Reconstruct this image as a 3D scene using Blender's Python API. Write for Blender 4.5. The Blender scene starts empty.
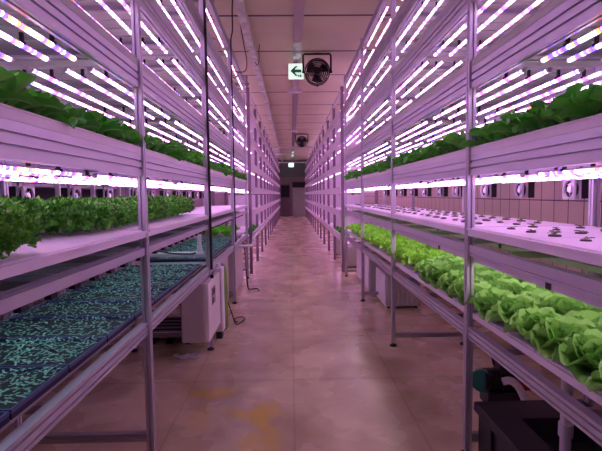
import bpy, math, random
from mathutils import Matrix, Vector, noise
random.seed(7)
PI = math.pi
SC = bpy.context.scene
COL = SC.collection

# ---------------------------------------------------------------- materials
def new_mat(name):
    m = bpy.data.materials.new(name); m.use_nodes = True
    nt = m.node_tree
    return m, nt, nt.nodes['Principled BSDF']
def setp(b, **k):
    for a, v in k.items():
        b.inputs[a.replace('_', ' ')].default_value = v
def mat(name, col, rough=.5, metal=0.0, var=.08, scale=6, bump=0.0, bscale=60, spec=.5):
    m, nt, b = new_mat(name)
    b.inputs['Roughness'].default_value = rough; b.inputs['Metallic'].default_value = metal
    b.inputs['Specular IOR Level'].default_value = spec
    tc = nt.nodes.new('ShaderNodeTexCoord'); n = nt.nodes.new('ShaderNodeTexNoise')
    n.inputs['Scale'].default_value = scale; n.inputs['Detail'].default_value = 4
    nt.links.new(tc.outputs['Object'], n.inputs['Vector'])
    r = nt.nodes.new('ShaderNodeValToRGB')
    r.color_ramp.elements[0].position = .3; r.color_ramp.elements[1].position = .7
    r.color_ramp.elements[0].color = tuple(c*(1-var) for c in col[:3])+(1,)
    r.color_ramp.elements[1].color = tuple(min(1, c*(1+var)) for c in col[:3])+(1,)
    nt.links.new(n.outputs['Fac'], r.inputs['Fac']); nt.links.new(r.outputs['Color'], b.inputs['Base Color'])
    if bump:
        n2 = nt.nodes.new('ShaderNodeTexNoise'); n2.inputs['Scale'].default_value = bscale
        nt.links.new(tc.outputs['Object'], n2.inputs['Vector'])
        bp = nt.nodes.new('ShaderNodeBump'); bp.inputs['Strength'].default_value = bump; bp.inputs['Distance'].default_value = .01
        nt.links.new(n2.outputs['Fac'], bp.inputs['Height']); nt.links.new(bp.outputs['Normal'], b.inputs['Normal'])
    return m
def math_node(nt, op, a, b=None, c=None):
    n = nt.nodes.new('ShaderNodeMath'); n.operation = op
    for i, v in enumerate((a, b, c)):
        if v is None: continue
        if isinstance(v, (int, float)): n.inputs[i].default_value = v
        else: nt.links.new(v, n.inputs[i])
    return n.outputs[0]
def emis(name, col, strength):
    m, nt, b = new_mat(name)
    setp(b, Base_Color=tuple(col)+(1,), Emission_Color=tuple(col)+(1,), Emission_Strength=strength)
    return m

LED_E = 5.6
def led_material(name, strength, palette, pitch=.017, base=(.9, .8, .9)):
    """a clear tube over a board of small diodes: diode cells of different colours along the tube"""
    m, nt, b = new_mat(name)
    tc = nt.nodes.new('ShaderNodeTexCoord'); sp = nt.nodes.new('ShaderNodeSeparateXYZ')
    nt.links.new(tc.outputs['Object'], sp.inputs[0])
    cell = math_node(nt, 'DIVIDE', sp.outputs['Y'], pitch)
    fl = math_node(nt, 'FLOOR', cell); fr = math_node(nt, 'FRACT', cell)
    wn = nt.nodes.new('ShaderNodeTexWhiteNoise'); wn.noise_dimensions = '1D'
    nt.links.new(fl, wn.inputs['W'])
    cr = nt.nodes.new('ShaderNodeValToRGB'); cr.color_ramp.interpolation = 'CONSTANT'
    e = cr.color_ramp.elements
    e[0].position = 0; e[0].color = palette[0]+(1,)
    e[1].position = 1/len(palette); e[1].color = palette[1]+(1,)
    for i in range(2, len(palette)):
        x = e.new(i/len(palette)); x.color = palette[i]+(1,)
    nt.links.new(wn.outputs['Value'], cr.inputs['Fac'])
    dot = math_node(nt, 'ABSOLUTE', math_node(nt, 'SUBTRACT', fr, .5))
    on = math_node(nt, 'LESS_THAN', dot, .33)
    st = math_node(nt, 'MULTIPLY_ADD', on, strength*1.35, strength*.12)
    b.inputs['Base Color'].default_value = base+(1,)
    b.inputs['Roughness'].default_value = .3
    nt.links.new(cr.outputs['Color'], b.inputs['Emission Color']); nt.links.new(st, b.inputs['Emission Strength'])
    return m

PAL = [(1, .60, 1), (.06, .03, 1), (1, .60, .95), (1, .16, .02), (.95, .60, 1), (.05, .03, 1), (1, .66, 1), (1, .07, .60)]
M = {}
M['alu'] = mat('anodised_aluminium', (.62, .60, .67), .42, .5, .015, 3)
M['alu_dark'] = mat('dull_aluminium', (.45, .43, .45), .5, .5, .05, 3)
M['white_metal'] = mat('white_painted_metal', (.83, .78, .83), .45, 0, .04, 5)
M['white_plastic'] = mat('white_plastic', (.84, .80, .84), .38, 0, .03, 8)
M['tray_white'] = mat('white_tray_plastic', (.80, .75, .80), .42, 0, .05, 4)
M['tray_grey'] = mat('grey_tray_plastic', (.56, .60, .52), .55, 0, .07, 5)
M['black'] = mat('black_plastic', (.012, .011, .013), .45, 0, .2, 8)
M['rubber'] = mat('black_rubber', (.02, .018, .02), .7, 0, .1, 8)
M['bin'] = mat('dark_grey_plastic', (.022, .021, .023), .5, 0, .15, 4, .15, 200)
M['red'] = mat('red_plastic', (.45, .01, .02), .4)
M['green_paint'] = mat('green_enamel', (.01, .17, .12), .35)
M['green_hose'] = mat('green_hose', (.20, .42, .06), .5)
M['sign_white'] = emis('lit_sign_white', (.72, .90, .80), .8)
M['sign_green'] = mat('sign_green', (.01, .42, .17), .6)
M['tube'] = mat('frosted_tube_back', (.75, .68, .78), .35)
M['led'] = led_material('led_diodes', LED_E, PAL)
M['led_far'] = emis('led_far', (.95, .46, 1), LED_E*1.5)
M['led_blue'] = emis('led_white_blue', (.62, .80, .92), 3.0)
M['led_white'] = emis('led_white', (1, .70, .90), 9.8)
M['cabinet'] = mat('pale_enamel', (.60, .55, .52), .42, 0, .04, 4)
M['cabinet_door'] = mat('pale_door_enamel', (.90, .87, .84), .4, 0, .03, 4)
M['far_post'] = mat('mauve_grey_post', (.24, .17, .22), .5)
M['duct'] = mat('silver_foil_duct', (.74, .76, .66), .42, .25, .3, 6, .9, 9)
M['pvc'] = mat('white_pvc', (.85, .82, .87), .3)
M['fan_grey'] = mat('fan_frame_grey', (.42, .40, .42), .5)
M['foam'] = mat('grow_sponge', (.10, .09, .085), .9)
M['navy'] = mat('navy_tray', (.008, .012, .028), .6, 0, .2, 30)
M['navy_rim'] = mat('blue_tray_rim', (.06, .065, .20), .35)
M['door'] = mat('far_door_paint', (.22, .16, .18), .6)
M['glass_dark'] = mat('dark_glass', (.015, .015, .018), .15)
M['green_grey'] = mat('green_grey_panel', (.16, .19, .17), .6)

# floor: glossy concrete, wide joints, trowel clouds and a few yellow stains
def floor_material():
    m, nt, b = new_mat('polished_concrete')
    geo = nt.nodes.new('ShaderNodeNewGeometry'); sp = nt.nodes.new('ShaderNodeSeparateXYZ')
    nt.links.new(geo.outputs['Position'], sp.inputs[0])
    def noi(scale, detail=5, dist=0.0):
        n = nt.nodes.new('ShaderNodeTexNoise'); n.inputs['Scale'].default_value = scale
        n.inputs['Detail'].default_value = detail; n.inputs['Distortion'].default_value = dist
        nt.links.new(geo.outputs['Position'], n.inputs['Vector']); return n.outputs['Fac']
    cr = nt.nodes.new('ShaderNodeValToRGB'); e = cr.color_ramp.elements
    e[0].position = .25; e[0].color = (.44, .33, .19, 1); e[1].position = .75; e[1].color = (.84, .72, .49, 1)
    nt.links.new(noi(2.0, 6, .8), cr.inputs['Fac'])
    jy = math_node(nt, 'ABSOLUTE', math_node(nt, 'SUBTRACT', math_node(nt, 'FRACT', math_node(nt, 'DIVIDE', math_node(nt, 'ADD', sp.outputs['Y'], .32), 1.12)), .5))
    jx = math_node(nt, 'ABSOLUTE', math_node(nt, 'SUBTRACT', math_node(nt, 'FRACT', math_node(nt, 'DIVIDE', math_node(nt, 'ADD', sp.outputs['X'], .40), .80)), .5))
    j = math_node(nt, 'MAXIMUM', math_node(nt, 'LESS_THAN', jy, .011), math_node(nt, 'LESS_THAN', jx, .009))
    def mix(a, bcol, fac):
        x = nt.nodes.new('ShaderNodeMix'); x.data_type = 'RGBA'
        nt.links.new(fac, x.inputs[0]); nt.links.new(a, x.inputs[6]); x.inputs[7].default_value = bcol+(1,)
        return x.outputs[2]
    c = mix(cr.outputs['Color'], (.2, .14, .09), math_node(nt, 'MULTIPLY', j, .30))
    w = noi(5.5, 4)
    for (x, y, rx, ry, a) in ((-.235, 3.02, .13, .19, .85), (-.27, 2.66, .09, .17, .5), (-.62, 3.40, .16, .12, .6), (-.42, 3.08, .10, .10, .45), (-.16, 2.72, .09, .2, .5), (-.62, 3.0, .08, .2, .35)):
        dx = math_node(nt, 'DIVIDE', math_node(nt, 'SUBTRACT', sp.outputs['X'], x), rx)
        dy = math_node(nt, 'DIVIDE', math_node(nt, 'SUBTRACT', sp.outputs['Y'], y), ry)
        d = math_node(nt, 'SQRT', math_node(nt, 'ADD', math_node(nt, 'MULTIPLY', dx, dx), math_node(nt, 'MULTIPLY', dy, dy)))
        d = math_node(nt, 'ADD', d, math_node(nt, 'MULTIPLY', math_node(nt, 'SUBTRACT', w, .5), 2.2))
        mr = nt.nodes.new('ShaderNodeMapRange'); nt.links.new(d, mr.inputs[0])
        mr.inputs[1].default_value = 1.15; mr.inputs[2].default_value = .35; mr.inputs[3].default_value = 0; mr.inputs[4].default_value = a
        c = mix(c, (.70, .48, .01), mr.outputs[0])
    nt.links.new(c, b.inputs['Base Color'])
    mr = nt.nodes.new('ShaderNodeMapRange'); nt.links.new(noi(1.9, 3, 0), mr.inputs[0])
    mr.inputs[1].default_value = .35; mr.inputs[2].default_value = .7; mr.inputs[3].default_value = .19; mr.inputs[4].default_value = .36
    nt.links.new(mr.outputs[0], b.inputs['Roughness'])
    bp = nt.nodes.new('ShaderNodeBump'); bp.inputs['Strength'].default_value = .05; bp.inputs['Distance'].default_value = .02
    nt.links.new(noi(9, 3), bp.inputs['Height']); nt.links.new(bp.outputs['Normal'], b.inputs['Normal'])
    return m
def grid_material(name, col, line, axis, pitch, off, w, axis2=None, pitch2=1, off2=0, w2=.01, rough=.5, var=.06):
    m, nt, b = new_mat(name)
    geo = nt.nodes.new('ShaderNodeNewGeometry'); sp = nt.nodes.new('ShaderNodeSeparateXYZ')
    nt.links.new(geo.outputs['Position'], sp.inputs[0])
    def ln(ax, p, o, wd):
        f = math_node(nt, 'FRACT', math_node(nt, 'DIVIDE', math_node(nt, 'SUBTRACT', sp.outputs[ax], o), p))
        return math_node(nt, 'LESS_THAN', f, wd/p)
    j = ln(axis, pitch, off, w)
    if axis2: j = math_node(nt, 'MAXIMUM', j, ln(axis2, pitch2, off2, w2))
    n = nt.nodes.new('ShaderNodeTexNoise'); n.inputs['Scale'].default_value = 1.6; n.inputs['Detail'].default_value = 4
    nt.links.new(geo.outputs['Position'], n.inputs['Vector'])
    cr = nt.nodes.new('ShaderNodeValToRGB'); e = cr.color_ramp.elements
    e[0].position = .3; e[1].position = .7
    e[0].color = tuple(c*(1-var) for c in col)+(1,); e[1].color = tuple(c*(1+var) for c in col)+(1,)
    nt.links.new(n.outputs['Fac'], cr.inputs['Fac'])
    x = nt.nodes.new('ShaderNodeMix'); x.data_type = 'RGBA'
    nt.links.new(j, x.inputs[0]); nt.links.new(cr.outputs['Color'], x.inputs[6]); x.inputs[7].default_value = line+(1,)
    nt.links.new(x.outputs[2], b.inputs['Base Color']); b.inputs['Roughness'].default_value = rough
    return m
M['floor'] = floor_material()
M['ceiling'] = grid_material('ceiling_panels', (.70, .66, .42), (.06, .045, .04), 'Y', 1.5, 6.15, .055, rough=.5)
M['wall_tile'] = grid_material('square_wall_tiles', (.60, .46, .38), (.06, .035, .045), 'Y', .2, .045, .010, 'Z', .2, .015+.0, .010, rough=.45)
M['wall_plain'] = grid_material('wall_panels', (.36, .29, .30), (.1, .07, .08), 'Y', 1.0, .3, .012, rough=.6)
M['wall_far'] = grid_material('far_wall_panels', (.30, .23, .235), (.1, .07, .08), 'X', 1.0, -.07, .012, rough=.6)

def leaf_material(name, dark, light, vein, rough=.42, trans=.22):
    m, nt, b = new_mat(name)
    at = nt.nodes.new('ShaderNodeAttribute'); at.attribute_name = 'leaf'
    sp = nt.nodes.new('ShaderNodeSeparateColor'); nt.links.new(at.outputs['Color'], sp.inputs[0])
    oi = nt.nodes.new('ShaderNodeObjectInfo')
    def mix(fac, a, c):
        x = nt.nodes.new('ShaderNodeMix'); x.data_type = 'RGBA'; nt.links.new(fac, x.inputs[0])
        if isinstance(a, tuple): x.inputs[6].default_value = a+(1,)
        else: nt.links.new(a, x.inputs[6])
        x.inputs[7].default_value = c+(1,)
        return x.outputs[2]
    tone = math_node(nt, 'ADD', math_node(nt, 'MULTIPLY', sp.outputs['Red'], .75), math_node(nt, 'MULTIPLY', oi.outputs['Random'], .25))
    c = mix(tone, dark, light)
    c = mix(math_node(nt, 'MULTIPLY', sp.outputs['Green'], .75), c, vein)
    nt.links.new(c, b.inputs['Base Color']); b.inputs['Roughness'].default_value = rough
    tr = nt.nodes.new('ShaderNodeBsdfTranslucent'); nt.links.new(c, tr.inputs['Color'])
    ms = nt.nodes.new('ShaderNodeMixShader'); ms.inputs[0].default_value = trans
    out = nt.nodes['Material Output']
    nt.links.new(b.outputs[0], ms.inputs[1]); nt.links.new(tr.outputs[0], ms.inputs[2]); nt.links.new(ms.outputs[0], out.inputs['Surface'])
    return m
M['butter'] = leaf_material('butterhead_leaf', (.06, .25, .03), (.34, .72, .15), (.58, .82, .40))
M['frilly'] = leaf_material('frilly_leaf', (.08, .34, .02), (.34, .74, .06), (.48, .68, .16))
M['choy'] = leaf_material('dark_leaf', (.03, .30, .02), (.17, .80, .07), (.42, .75, .25), rough=.33)
M['parsley'] = leaf_material('curly_leaf', (.02, .24, .012), (.20, .68, .06), (.2, .4, .1))
M['sprout'] = leaf_material('sprout_leaf', (.12, .48, .34), (.42, .85, .68), (.25, .5, .35))
M['seedling'] = leaf_material('seedling_leaf', (.08, .16, .04), (.28, .38, .12), (.4, .4, .2))

# ---------------------------------------------------------------- mesh helper
class MB:
    def __init__(s): s.v = []; s.f = []; s.m = []; s.c = []; s.cur = 0; s.col = (0, 0, 0)
    def av(s, p, c=None): s.v.append(tuple(p)); s.c.append(c or s.col); return len(s.v)-1
    def af(s, *i): s.f.append(tuple(i)); s.m.append(s.cur)
    def box(s, x0, x1, y0, y1, z0, z1):
        if x1 < x0: x0, x1 = x1, x0
        k = [s.av((x, y, z)) for z in (z0, z1) for y in (y0, y1) for x in (x0, x1)]
        for q in ((0, 2, 3, 1), (4, 5, 7, 6), (0, 1, 5, 4), (2, 6, 7, 3), (0, 4, 6, 2), (1, 3, 7, 5)): s.af(*[k[i] for i in q])
        return s
    def bbox(s, x0, x1, y0, y1, z0, z1, r=.01):
        """box with chamfered vertical and top edges"""
        if x1 < x0: x0, x1 = x1, x0
        def ring(d, z):
            pts = [(x0+r, y0+d), (x1-r, y0+d), (x1-d, y0+r), (x1-d, y1-r), (x1-r, y1-d), (x0+r, y1-d), (x0+d, y1-r), (x0+d, y0+r)]
            return [s.av((a, b, z)) for a, b in pts]
        a = [ring(r*.6, z0), ring(0, z0+r*.6), ring(0, z1-r*.6), ring(r*.6, z1)]
        for i in range(3):
            for j in range(8): s.af(a[i][j], a[i][(j+1) % 8], a[i+1][(j+1) % 8], a[i+1][j])
        s.af(*a[0][::-1]); s.af(*a[3]); return s
    def prism(s, pts, axis, a0, a1):
        """closed polygon (ccw) extruded along an axis: 'y': pts are (x,z); 'z': (x,y); 'x': (y,z)"""
        def P(p, t): return {'y': (p[0], t, p[1]), 'z': (p[0], p[1], t), 'x': (t, p[0], p[1])}[axis]
        A = [s.av(P(p, a0)) for p in pts]; B = [s.av(P(p, a1)) for p in pts]; n = len(pts)
        for i in range(n): s.af(A[i], A[(i+1) % n], B[(i+1) % n], B[i])
        s.af(*A[::-1]); s.af(*B); return s
    def cyl(s, p, q, r, n=12, r2=None, cap=True):
        p = Vector(p); q = Vector(q); d = (q-p).normalized(); r2 = r if r2 is None else r2
        u = d.orthogonal().normalized(); w = d.cross(u)
        A = [s.av(p+(u*math.cos(2*PI*i/n)+w*math.sin(2*PI*i/n))*r) for i in range(n)]
        B = [s.av(q+(u*math.cos(2*PI*i/n)+w*math.sin(2*PI*i/n))*r2) for i in range(n)]
        for i in range(n): s.af(A[i], A[(i+1) % n], B[(i+1) % n], B[i])
        if cap: s.af(*A[::-1]); s.af(*B)
        return s
    def tube(s, pts, r, n=8, closed=False):
        pts = [Vector(p) for p in pts]; rings = []; prev = None
        N = len(pts)
        for i, p in enumerate(pts):
            a = pts[(i-1) % N] if (closed or i) else pts[i]; b = pts[(i+1) % N] if (closed or i < N-1) else pts[i]
            d = (b-a).normalized()
            u = d.orthogonal().normalized() if prev is None else (prev-d*prev.dot(d)).normalized()
            prev = u; w = d.cross(u)
            rings.append([s.av(p+(u*math.cos(2*PI*k/n)+w*math.sin(2*PI*k/n))*r) for k in range(n)])
        for i in range(N if closed else N-1):
            a, b = rings[i], rings[(i+1) % N]
            for k in range(n): s.af(a[k], a[(k+1) % n], b[(k+1) % n], b[k])
        if not closed: s.af(*rings[0][::-1]); s.af(*rings[-1])
        return s
    def build(s, name, mats, parent=None, smooth=False, colors=False, loc=None):
        me = bpy.data.meshes.new(name); me.from_pydata(s.v, [], s.f)
        for m in (mats if isinstance(mats, (list, tuple)) else [mats]): me.materials.append(m)
        if any(s.m): me.polygons.foreach_set('material_index', s.m)
        if smooth: me.polygons.foreach_set('use_smooth', [True]*len(me.polygons))
        if colors:
            a = me.color_attributes.new('leaf', 'FLOAT_COLOR', 'POINT')
            a.data.foreach_set('color', [x for c in s.c for x in (c[0], c[1], c[2], 1.0)])
        me.update()
        o = bpy.data.objects.new(name, me); COL.objects.link(o)
        if parent: o.parent = parent
        if loc: o.location = loc
        return o
def bez(p, n=14):
    """Catmull-Rom through points"""
    p = [Vector(a) for a in p]; q = [p[0]*2-p[1]]+p+[p[-1]*2-p[-2]]; out = []
    for i in range(1, len(q)-2):
        for k in range(n):
            t = k/n; a, b, c, d = q[i-1], q[i], q[i+1], q[i+2]
            out.append(.5*((2*b)+(c-a)*t+(2*a-5*b+4*c-d)*t*t+(3*b-a-3*c+d)*t**3))
    out.append(p[-1]); return out

WORDS = 'first second third fourth fifth sixth seventh eighth ninth tenth eleventh twelfth thirteenth fourteenth fifteenth sixteenth seventeenth eighteenth nineteenth twentieth'.split()
TENS = {20: 'twenty', 30: 'thirty', 40: 'forty', 50: 'fifty', 60: 'sixty', 70: 'seventy'}
TENTH = {30: 'thirtieth', 40: 'fortieth', 50: 'fiftieth', 60: 'sixtieth', 70: 'seventieth'}
def nth(n):
    if n <= 20: return WORDS[n-1]
    if n % 10 == 0: return TENTH[n]
    return TENS[n//10*10]+'-'+WORDS[n % 10-1]
def tag(o, label, cat, group=None, kind=None):
    if not 4 <= len(label.split()) <= 16: print('LABELLEN', len(label.split()), label)
    o['label'] = label; o['category'] = cat
    if group: o['group'] = group
    if kind: o['kind'] = kind
    return o
def empty(name, loc=(0, 0, 0), rz=0):
    o = bpy.data.objects.new(name, None); COL.objects.link(o); o.location = loc; o.rotation_euler = (0, 0, rz)
    o.empty_display_size = .05; return o
KIDS = {}
def kids(o):
    return [c for c in bpy.data.objects if c.parent == o] if o not in KIDS else KIDS[o]
def copy_tree(o, parent=None, parts=True):
    c = o.copy(); COL.objects.link(c)
    if parent: c.parent = parent
    if parts:
        for ch in KIDS.get(o, ()): copy_tree(ch, c)
    return c
def remember(o):
    KIDS[o] = [c for c in bpy.data.objects if c.parent == o]
    for c in KIDS[o]: remember(c)
def structure(o): o['kind'] = 'structure'; return o

# ---------------------------------------------------------------- setting
H_C = 3.855
WR, WL = 2.25, -3.4
Y0, Y1 = -1.6, 31.7
structure(MB().box(WL, WR, Y0, Y1, -.1, 0).build('floor', M['floor']))
structure(MB().box(WL, WR, Y0, Y1, H_C, H_C+.1).build('ceiling', M['ceiling']))
structure(MB().box(WR, WR+.12, Y0, Y1, 0, H_C).build('wall_right', M['wall_tile']))
structure(MB().box(WL-.12, WL, Y0, Y1, 0, H_C).build('wall_left', M['wall_plain']))
structure(MB().box(WL-.12, WR+.12, Y1, Y1+.12, 0, H_C).build('wall_far', M['wall_far']))
structure(MB().box(WL-.12, WR+.12, Y0-.12, Y0, 0, H_C).build('wall_near', M['wall_plain']))
# far door with dark pane, louvred panel, dark lintel, green grey panel
d = structure(MB().box(-.80, -.02, Y1-.06, Y1, 0, 2.25).build('door_1', M['door']))
MB().box(-.68, -.10, Y1-.075, Y1-.055, 1.30, 2.14).build('pane', M['glass_dark'], d)
MB().cyl((-.10, Y1-.1, 1.05), (-.20, Y1-.1, 1.05), .012, 8).build('handle', M['alu'], d)
mb = MB().box(.12, 1.0, Y1-.10, Y1-.002, 0, 1.95)
for k in range(9): mb.box(.16, .96, Y1-.12, Y1-.10, .30+.17*k, .38+.17*k)
tag(mb.build('louvred_cabinet', M['tray_grey']), 'grey louvred cabinet on the far wall right of the dark door window', 'cabinet')
tag(MB().bbox(.10, 1.0, Y1-.35, Y1-.001, 2.0, 2.35, .02).build('air_curtain', M['black']), 'dark box unit above the louvred cabinet on the far wall', 'air curtain')
structure(MB().box(-1.0, 1.1, Y1-.04, Y1, 2.72, H_C).build('trim_1', M['green_grey']))

# ceiling channel
structure(MB().box(.07, .20, 4.2, 31.5, 3.812, H_C).build('trim_2', mat('white_gloss_channel', (.50, .45, .46), .10, 0, .03, 3)))

# ---------------------------------------------------------------- aluminium profiles
def grooved(w, h, gx=(), gz=(), gw=.008, gd=.007, x0=0, z0=0):
    """rectangle outline w (x) by h (z); grooves at heights gz in both vertical sides and at gx in top and bottom"""
    P = [(0, 0)]
    for g in gx: P += [(g-gw/2, 0), (g-gw/2, gd), (g+gw/2, gd), (g+gw/2, 0)]
    P.append((w, 0))
    for g in gz: P += [(w, g-gw/2), (w-gd, g-gw/2), (w-gd, g+gw/2), (w, g+gw/2)]
    P.append((w, h))
    for g in reversed(gx): P += [(g+gw/2, h), (g+gw/2, h-gd), (g-gw/2, h-gd), (g-gw/2, h)]
    P.append((0, h))
    for g in reversed(gz): P += [(0, g+gw/2), (gd, g+gw/2), (gd, g-gw/2), (0, g-gw/2)]
    return [(a+x0, b+z0) for a, b in P]

POLES = [.58, 2.49, 4.37, 6.26, 8.18]
SIDE = {
 'right': dict(s=1, xf=.965, xb=1.70, F=(.685, .748), E=(1.15, 1.21), big=[1.59, 2.055, 2.50, 2.955], Et=(1.262, 1.305), Ft=(.80, .835), ftx=1.0),
 'left': dict(s=-1, xf=.785, xb=1.57, F=(.742, .81), E=(1.182, 1.222), big=[1.612, 2.075, 2.53, 2.975], Et=(1.28, 1.318), Ft=(.83, .862), ftx=.807),
}
BH = .112
TOP = (3.47, 3.55)
LEVEL_NAME = ['third', 'fourth', 'fifth', 'sixth']
PW = .04
RC = .012
for side, S in SIDE.items():
    s, xf, xb = S['s'], S['xf'], S['xb']
    r = empty('growing_rack', (s*(xf+xb)/2, (POLES[0]+POLES[-1])/2, 0)); off = Vector(r.location)
    tag(r, f'tall grooved aluminium growing rack nearest the camera on the {side} side of the aisle', 'rack', 'aluminium racks in front')
    def B(mb, name, m):
        mb.v = [(v[0]-off.x, v[1]-off.y, v[2]) for v in mb.v]
        return mb.build(name, m, r)
    def sx(a, b):
        return (min(s*a, s*b), max(s*a, s*b))
    for y in POLES:
        for xa in (xf, xb-PW):
            x0, x1 = sx(xa, xa+PW)
            g = .02
            pts = grooved(PW, PW, (g,), (g,), .010, .011, x0, y-PW/2)
            B(MB().prism(pts, 'z', .03, 3.58), 'post', M['alu'])
            foot = MB(); cx = (x0+x1)/2
            foot.cyl((cx, y, 0), (cx, y, .012), .034, 16); foot.cyl((cx, y, .012), (cx, y, .03), .012, 8)
            B(foot, 'foot', M['rubber'])
        x0, x1 = sx(xf+PW, xb-PW)
        zb = .085 if side == 'right' else .135
        B(MB().prism(grooved(PW, .045, (), (.015, .032), .006, .005, y-PW/2, zb), 'x', x0, x1), 'cross_bar', M['alu_dark'])
    for i in range(4):
        ya, yb = POLES[i]+PW/2, POLES[i+1]-PW/2
        for xa in (xf+RC, xb-PW):
            x0, x1 = sx(xa, xa+PW)
            for zb in S['big']:
                B(MB().prism(grooved(PW, BH, (.02,), (.038, .075), .010, .012, x0, zb), 'y', ya, yb), 'shelf_beam', M['alu'])
            z0, z1 = S['F']
            B(MB().prism(grooved(PW, z1-z0, (), (.016, .045) if side == 'right' else (.018, .048), .009, .015, x0, z0), 'y', ya, yb), 'shelf_beam', M['alu'])
            z0, z1 = S['E']
            mb = MB().prism(grooved(PW, z1-z0, (.02,), (.018,) if side == 'right' else (), .006, .008, x0, z0), 'y', ya, yb)
            if side == 'left' and xa == xf+RC:
                xo, xi = sx(xf+PW+RC, xf+.075+RC)
                mb.prism(grooved(.035, .03, (.017,), (), .005, .004, xo, z1-.032), 'y', ya, yb)
            B(mb, 'shelf_beam', M['alu'])
            B(MB().prism(grooved(PW, TOP[1]-TOP[0], (.02,), (.02, .06), .007, .006, x0, TOP[0]), 'y', ya, yb), 'shelf_beam', M['alu'])
        x0, x1 = sx(xf+PW+RC, xb-PW)
        for zb in S['big']+[S['F'][1]-.045, S['E'][1]-.03, TOP[0]-.01]:
            for k in range(3):
                y = ya+(yb-ya)*(k+.5)/3
                zz = zb+.075 if zb in S['big'] else zb
                mb = MB().box(x0+(.036 if abs(zz-S['E'][1]+.03) < .001 and side == 'right' else 0.0), x1-(.036 if abs(zz-S['E'][1]+.03) < .001 and side == 'left' else 0.0), y-.012, y+.012, zz, zz+(.026 if zb in S['big'] else .03))
                B(mb, 'cross_bar', M['alu_dark'])

# ---------------------------------------------------------------- trays
def bayname(i):
    return ('nearest bay', 'second bay', 'third bay', 'fourth bay')[i]
def shallow_tray(name, x0, x1, y0, y1, z0, z1, m, lip=.012, deck=None):
    """open tray: floor, four raised lips with an outward rim; the deck sits inside"""
    if x1 < x0: x0, x1 = x1, x0
    t = .006
    mb = MB()
    mb.box(x0, x1, y0, y1, z0, z0+t)
    mb.box(x0, x0+t, y0, y1, z0+t, z1); mb.box(x1-t, x1, y0, y1, z0+t, z1)
    mb.box(x0+t, x1-t, y0, y0+t, z0+t, z1); mb.box(x0+t, x1-t, y1-t, y1, z0+t, z1)
    # ribs under the floor
    cx, cy = (x0+x1)/2, (y0+y1)/2
    return mb
def raft(x0, x1, y0, y1, z0, z1, px=.0):
    mb = MB()
    if x1 < x0: x0, x1 = x1, x0
    n = 3
    L = (y1-y0)/n
    for k in range(n): mb.bbox(x0, x1, y0+k*L+.002, y0+(k+1)*L-.002, z0, z1, .008)
    return mb
def place(mb, name, m, cx, cy, cz, parent=None, **kw):
    mb.v = [(v[0]-cx, v[1]-cy, v[2]-cz) for v in mb.v]
    o = mb.build(name, m, parent, **kw)
    if parent is None: o.location = (cx, cy, cz)
    return o
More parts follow.
